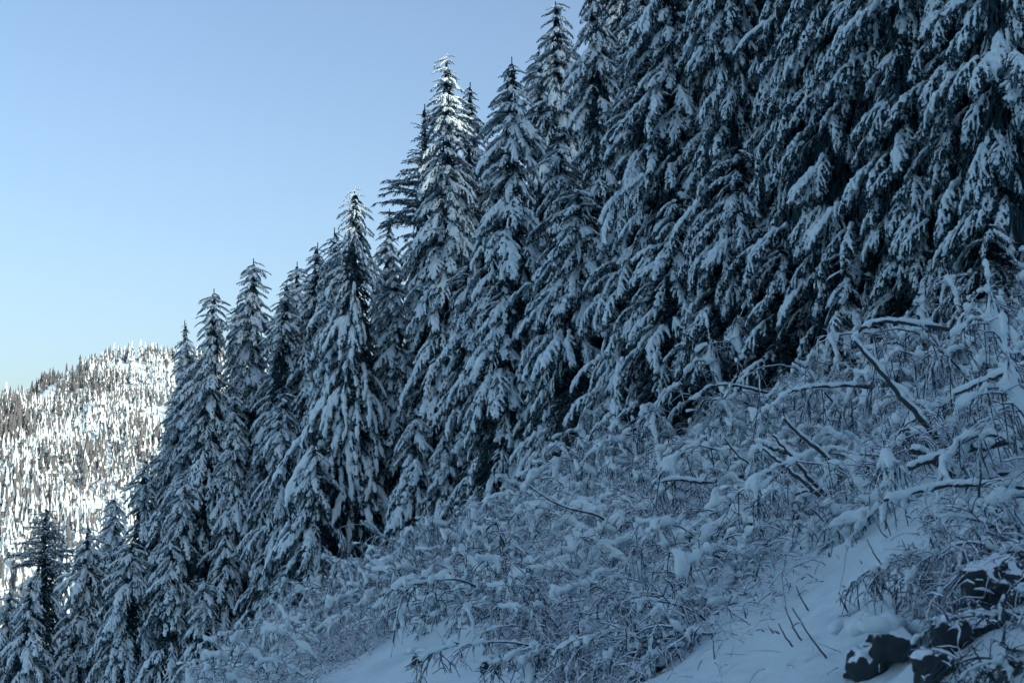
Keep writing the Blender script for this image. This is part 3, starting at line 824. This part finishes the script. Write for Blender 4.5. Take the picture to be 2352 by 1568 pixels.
while tries < 26000 and len(placed) < 292:
    tries += 1
    x, y = CX[tries - 1], CY[tries - 1]
    if x > np.interp(y, LINE_Y, LINE_X) + 1.2: continue
    ex, ey = project(x, y, float(plane(x, y)))
    if ex < -120 or ex > 2480 or ey < 400 or ey > 1900: continue
    dmin = 0.95 + 0.008 * y
    if any((x - a) ** 2 + (y - b) ** 2 < dmin * dmin for a, b in placed): continue
    px, py = project(x, y, CZ[tries - 1])
    if px < 560 - (py - 1540) * 0.6 or px > 2440 or py > 1640 or py < 560: continue
    size = rng.uniform(0.85, 1.35) * (0.55 + 0.018 * min(y, 60))
    ft = FPX / y * size
    if any(in_poly(px + ft * ox, py - ft * oy, p) for p in OPEN_SNOW for ox, oy in ((0, 0), (-0.7, 0), (0.5, 0), (-0.4, 0.6), (0.3, 0.5), (-1.1, 0.0), (0, 1.3), (-0.8, 0.9), (0.4, 1.0), (-1.2, 0.5))): continue
    placed.append((x, y))
    for (a, b, c, d, kinds, lab) in ZONES:
        if a <= px < b and c <= py < d:
            k = kinds[int(rng.integers(len(kinds)))]
            shrub(x, y, k, size, lab, 'shrubs: ' + lab.replace('shrub', 'shrubs', 1)); break
print('shrubs', len(placed), tries)

# fine frosted twigs that fill the thicket between the shrubs: nobody could count them
def brushwood(n=38000):
    r = np.random.default_rng(5)
    m = n * 5
    X = r.uniform(-24, 18, m); Y = 13 + 91 * r.random(m) ** 1.15
    ok = X < np.interp(Y, LINE_Y, LINE_X) + 1.0
    X, Y = X[ok], Y[ok]; Z = terrain(X, Y); px, py = project(X, Y, Z)
    ok = (px > 540 - (py - 1540) * 0.6) & (px < 2400) & (py < 1640) & (py > 560) & (fbm2(X / 2.2, Y / 2.2, 2, 91) > -0.30)
    X, Y, Z, px, py = X[ok], Y[ok], Z[ok], px[ok], py[ok]
    lim = min(len(X), int(n * 1.5)); X, Y, Z, px, py = X[:lim], Y[:lim], Z[:lim], px[:lim], py[:lim]
    ok = np.array([not (b > 1150 and any(in_poly(a, b, p) or in_poly(a, b - 30, p) for p in OPEN_SNOW)) for a, b in zip(px, py)])
    X, Y, Z = X[ok][:n], Y[ok][:n], Z[ok][:n]; n = len(X)
    k = 4; d = np.stack([-0.4 + r.normal(0, 0.6, n), r.normal(0, 0.6, n), r.uniform(-0.2, 1.0, n)], -1)
    d /= np.linalg.norm(d, axis=1)[:, None]
    L = (0.14 + 0.55 * r.random(n) ** 2) * (0.6 + 0.011 * Y); sag = r.uniform(0.2, 1.6, n)
    P = [np.stack([X, Y, Z - 0.05 + r.random(n) ** 1.4 * 1.05], -1)]
    for q in range(k - 1):
        d = d + np.array([0, 0, -1.0]) * (sag / (k - 1))[:, None] + r.normal(0, 0.15, (n, 3)); d /= np.linalg.norm(d, axis=1)[:, None]
        P.append(P[-1] + d * (L / (k - 1))[:, None])
    P = np.stack(P, 1)
    T = np.gradient(P, axis=1); T /= np.linalg.norm(T, axis=2)[..., None]
    S = np.stack([T[..., 1], -T[..., 0], 0 * T[..., 0]], -1); S /= np.linalg.norm(S, axis=2)[..., None] + 1e-6
    U = np.cross(S, T)
    rad = ((0.005 + 0.016 * r.random(n) ** 2) * (0.7 + 0.010 * Y))[:, None] * np.array([1, 1.05, 0.85, 0.3])[None, :] * r.uniform(0.6, 1.4, (n, k))
    a = np.array([math.pi / 2, math.pi * 7 / 6, math.pi * 11 / 6])
    V = P[:, :, None, :] + rad[:, :, None, None] * (np.cos(a)[None, None, :, None] * S[:, :, None, :] + np.sin(a)[None, None, :, None] * U[:, :, None, :])
    V = V.reshape(-1, 3)
    b = (np.arange(n) * k * 3)[:, None, None]; i = (np.arange(k - 1) * 3)[None, :, None]; j = np.arange(3)[None, None, :]; j2 = (j + 1) % 3
    F = np.stack([b + i + j, b + i + j2, b + i + 3 + j2, b + i + 3 + j], -1).reshape(-1, 4)
    mb = MB(); mb.add(V, F, 0)
    return link('brushwood', mb.mesh('brushwood', [FROST]))
tag(brushwood(), 'tangle of fine frosted twigs covering the open slope below the forest', 'brush', kind='stuff')

# ------------------------------------------------------------------ leaning trunks and bent branches
def pole(name, label, cat, pts_px, D, r0, r1, snow=0.05, dd=0.0, lift=0.0, drop=0.05, twigs=0, seed=1):
    """a trunk or branch through surveyed directions; its butt stands on the slope"""
    r = np.random.default_rng(seed)
    base = ground_hit(*pts_px[-1]) if D is None else at(*pts_px[-1], D)
    D0 = base[1] if D is None else D
    n = len(pts_px)
    K = np.array([at(px, py, D0 + dd * (n - 1 - i) / max(n - 1, 1)) for i, (px, py) in enumerate(pts_px)])
    if lift: K[:, 2] += lift
    t = np.linspace(0, n - 1, 16); P = np.stack([np.interp(t, np.arange(n), K[:, c]) for c in range(3)], -1)
    for _ in range(2): P[1:-1] = P[1:-1] * 0.5 + (P[:-2] + P[2:]) * 0.25
    P[1:-1] += r.normal(0, r0 * 0.22, P[1:-1].shape)
    o = link(name, None, None, tuple(P[-1])); o.empty_display_size = 0.3; tag(o, label, cat)
    Q = P - P[-1]
    e = Q[-1] - Q[-2]; Q = np.concatenate([Q, [Q[-1] + e / np.linalg.norm(e) * 0.35]])   # butt goes into the snow
    mb = MB(); rad = np.interp(np.arange(17), [0, 16], [r1, r0]); mb.add(*tube(Q, rad, 8), 0)
    for q in range(twigs):
        i = int(r.integers(1, 11)); d = (Q[i] - Q[i + 1]); d = d / np.linalg.norm(d) + r.normal(0, 0.6, 3)
        mb.add(*tube(bent_path(Q[i], d, r.uniform(0.3, 0.8), 6, 0.4, r), np.linspace(r1 * 0.5, 0.004, 6), 4), 0)
    w_ = link('wood', mb.mesh('wood', [BARK]), o)
    if snow:
        s2 = MB(); S = Q[:16]; rr = np.interp(np.arange(16), [0, 15], [r1, r0])
        segs = []
        for i in range(15):
            if r.random() < drop: continue
            a = S[i] + np.array([rr[i] * 0.7, 0.02, rr[i] * 0.7 + snow * 0.3]); b = S[i + 1] + np.array([rr[i + 1] * 0.7, 0.02, rr[i + 1] * 0.7 + snow * 0.3])
            q = snow * r.uniform(0.6, 1.3); segs.append((*a, *b, q, snow * r.uniform(0.6, 1.3)))
        V, F = snow_blob(segs, max(0.022, snow * 0.35), k=0.03, noise=snow * 0.25, nscale=7, seed=seed)
        s2.add(V, F, 0); link('snow_cap', s2.mesh('snow_cap', [SNOW]), o)
    return o
pole('leaning_trunk', 'long dark leaning dead trunk with snow along its upper side at right', 'trunk', [(1962, 782), (2020, 850), (2085, 930), (2125, 975)], 27.5, 0.060, 0.030, 0.045, seed=1)
pole('leaning_trunk', 'dark leaning pole sloping down right, upper one of the parallel poles', 'trunk', [(1800, 962), (1850, 1010), (1905, 1055), (1945, 1088)], 27.5, 0.048, 0.024, 0.032, dd=0.5, twigs=3, seed=2)
pole('leaning_trunk', 'dark leaning pole below and left of the upper parallel pole', 'trunk', [(1775, 1000), (1820, 1050), (1868, 1108)], 27.5, 0.040, 0.02, 0.028, dd=0.4, seed=3)
pole('leaning_trunk', 'lowest of the three parallel leaning poles', 'trunk', [(1752, 1030), (1800, 1070), (1852, 1112)], 27.2, 0.036, 0.02, 0.03, dd=0.3, seed=4)
pole('bent_branch', 'snow laden branch arching left from above the long leaning trunk', 'branch', [(1958, 778), (1985, 748), (2030, 735), (2085, 742), (2150, 752)], 29, 0.045, 0.03, 0.055, seed=5)
pole('bent_branch', 'thin snowy branch curving left above the parallel poles', 'branch', [(1775, 930), (1810, 900), (1870, 888), (1960, 886)], 30, 0.035, 0.02, 0.05, seed=6)
pole('bent_branch', 'stout snow covered branch reaching in from the right edge', 'branch', [(2190, 905), (2250, 880), (2290, 862), (2370, 835)], 22, 0.045, 0.03, 0.05, seed=7)
pole('fallen_log', 'thick snow covered log lying right of the parallel poles', 'log', [(2085, 1075), (2140, 1055), (2200, 1038), (2290, 1020)], 22, 0.05, 0.04, 0.065, seed=8)
pole('fallen_log', 'short broken log end pointing up left beside the thick snowy log', 'log', [(2095, 1030), (2120, 1045), (2150, 1062)], 22.5, 0.055, 0.045, 0.05, seed=9)
pole('bent_branch', 'dark curved branch in the middle of the pale thicket', 'branch', [(1215, 1200), (1262, 1236), (1320, 1258), (1372, 1268), (1405, 1292)], None, 0.032, 0.012, 0.028, lift=1.0, twigs=6, seed=10)
pole('bent_branch', 'dark forked branch right of the curved one in the thicket', 'branch', [(1500, 1195), (1560, 1185), (1620, 1195), (1700, 1180)], None, 0.05, 0.025, 0.06, lift=0.95, twigs=2, seed=11)
pole('bent_branch', 'thin dark branch slanting down right below the parallel poles', 'branch', [(1665, 1100), (1700, 1145), (1750, 1175), (1780, 1178)], None, 0.03, 0.015, 0.02, lift=0.95, seed=12)
pole('bent_branch', 'dark snow topped branch under the lowest parallel pole', 'branch', [(1740, 1100), (1790, 1118), (1822, 1128)], None, 0.06, 0.04, 0.06, lift=0.9, seed=13)
pole('bent_branch', 'curved snowy branch just below the slanting dark boughs', 'branch', [(1370, 1080), (1410, 1062), (1470, 1050), (1540, 1062)], None, 0.045, 0.025, 0.05, lift=0.95, seed=14)
pole('bent_branch', 'snowy branch hooking left at the foot of the right hand conifers', 'branch', [(1598, 985), (1620, 952), (1680, 945), (1760, 965)], None, 0.04, 0.02, 0.05, lift=0.95, seed=15)
pole('bent_branch', 'long snowy branch sweeping down to the right edge below the log', 'branch', [(2030, 1150), (2100, 1130), (2200, 1110), (2360, 1120)], 20, 0.035, 0.02, 0.05, seed=16)

STEMS = [((1802, 1393), (1846, 1480), 'bare thin stem, leftmost of those in the right hand snow patch'),
         ((1820, 1396), (1907, 1522), 'longest bare thin stem in the right hand snow patch'),
         ((1788, 1431), (1823, 1487), 'short bare stem low on the left of the right hand snow patch'),
         ((1926, 1359), (1954, 1414), 'bare stem beside the big dark hollow in the snow'),
         ((1828, 1345), (1858, 1402), 'bare stem leaning out from the thicket edge over the snow patch'),
         ((1991, 1237), (2026, 1298), 'bare stem at the top of the right hand snow patch'),
         ((2015, 1205), (2042, 1238), 'short twig above the top of the right hand snow patch'),
         ((1975, 1285), (1988, 1297), 'tiny twig poking out of the smooth snow at right'),
         ((2230, 1480), (2290, 1568), 'thin dark stem crossing the bottom right corner'),
         ((2195, 1500), (2215, 1568), 'thin dark stem beside the black stump at bottom right')]
for q, (a, b, lab) in enumerate(STEMS):
    pole('bare_stem', lab, 'stem', [a, ((a[0] + b[0]) / 2 - 2, (a[1] + b[1]) / 2 + 3), b], None, 0.013, 0.006, 0, seed=30 + q, twigs=1 if q % 3 == 0 else 0)

# ------------------------------------------------------------------ dark rock forms put in for the shade of hollows, some with snow caps
def hollow_form(px, py, w_px, h_px, label, seed, cap=True, D=None):
    r = np.random.default_rng(seed)
    p = ground_hit(px, py + h_px * 0.45) if D is None else at(px, py + h_px * 0.45, D)
    s = p[1] / FPX; W, Hh = w_px * s, h_px * s
    segs = []
    for q in range(7):
        a = np.array([r.uniform(-.3, .3) * W, r.uniform(-0.1, .5) * W, r.uniform(0.05, .75) * Hh]); b = a + r.normal(0, .1, 3) * W
        e = r.uniform(.26, .40) * min(W, Hh); segs.append((*a, *b, e, e * r.uniform(.7, 1)))
    V, F = snow_blob(segs, min(W, Hh) / 16, k=min(W, Hh) * 0.12, noise=min(W, Hh) * 0.11, nscale=4.2 / min(W, Hh), seed=seed)
    mb = MB(); mb.add(V, F, 0)
    o = link('hollow_form', None, None, (p[0], p[1], p[2] - 0.22 * Hh)); o.empty_display_size = 0.2; tag(o, label, 'rock')
    link('rock', mb.mesh('rock', [ROCK], True), o)
    if cap:
        segs = []
        topz = V[:, 2].max()
        for q in range(16):
            a = np.array([r.uniform(-.62, .62) * W, r.uniform(-0.25, .9) * W, 0]); a[2] = topz - 0.16 * Hh * abs(a[0] / W) * 2 - r.uniform(0, 0.10) * Hh
            e = r.uniform(.07, .13) * Hh + 0.02; segs.append((*a, *(a + r.normal(0, .12, 3) * W * np.array([1, 1, 0.3])), e, e))
        V, F = snow_blob(segs, max(min(W, Hh) / 18, 0.012), k=0.05, noise=0.03, nscale=6, seed=seed + 1)
        m2 = MB(); m2.add(V, F, 0); link('snow_cap', m2.mesh('snow_cap', [SNOW]), o)
    return o
hollow_form(2040, 1470, 170, 140, 'large dark hollow under the snow lip at bottom right, its shade built as black rock', 1)
hollow_form(2150, 1515, 80, 130, 'dark mass at the bottom right, built as a black stump like rock', 2, cap=False)
hollow_form(2305, 1320, 150, 150, 'shaded cavity at the right edge, built as a dark rock mass', 3, cap=False)
hollow_form(2230, 1440, 150, 100, 'shade under twigs left of the bottom right corner, built as dark rock', 7, cap=False)
hollow_form(957, 1512, 42, 40, 'small dark round hole in the snow at bottom centre', 4)
hollow_form(1510, 1520, 40, 60, 'narrow dark hole between snow humps at bottom right of centre, built as rock', 5)
hollow_form(1480, 1548, 34, 36, 'small dark hole at the bottom edge right of centre, built as rock', 6)
hollow_form(1130, 1525, 60, 30, 'low dark rock beneath twigs at bottom centre', 8)
for (px, py) in ((2190, 1330), (2255, 1400), (2300, 1250), (2350, 1220), (2170, 1290), (2230, 1280), (2330, 1400), (2340, 1500), (2290, 1560), (2340, 1320)):
    g = ground_hit(px + 45, py + 20)
    shrub(g[0], g[1], 'dark', rng.uniform(0.45, 0.6), 'dark twigged shrub hanging over the black hollow at bottom right', 'shrubs over the black hollow', slope=5)
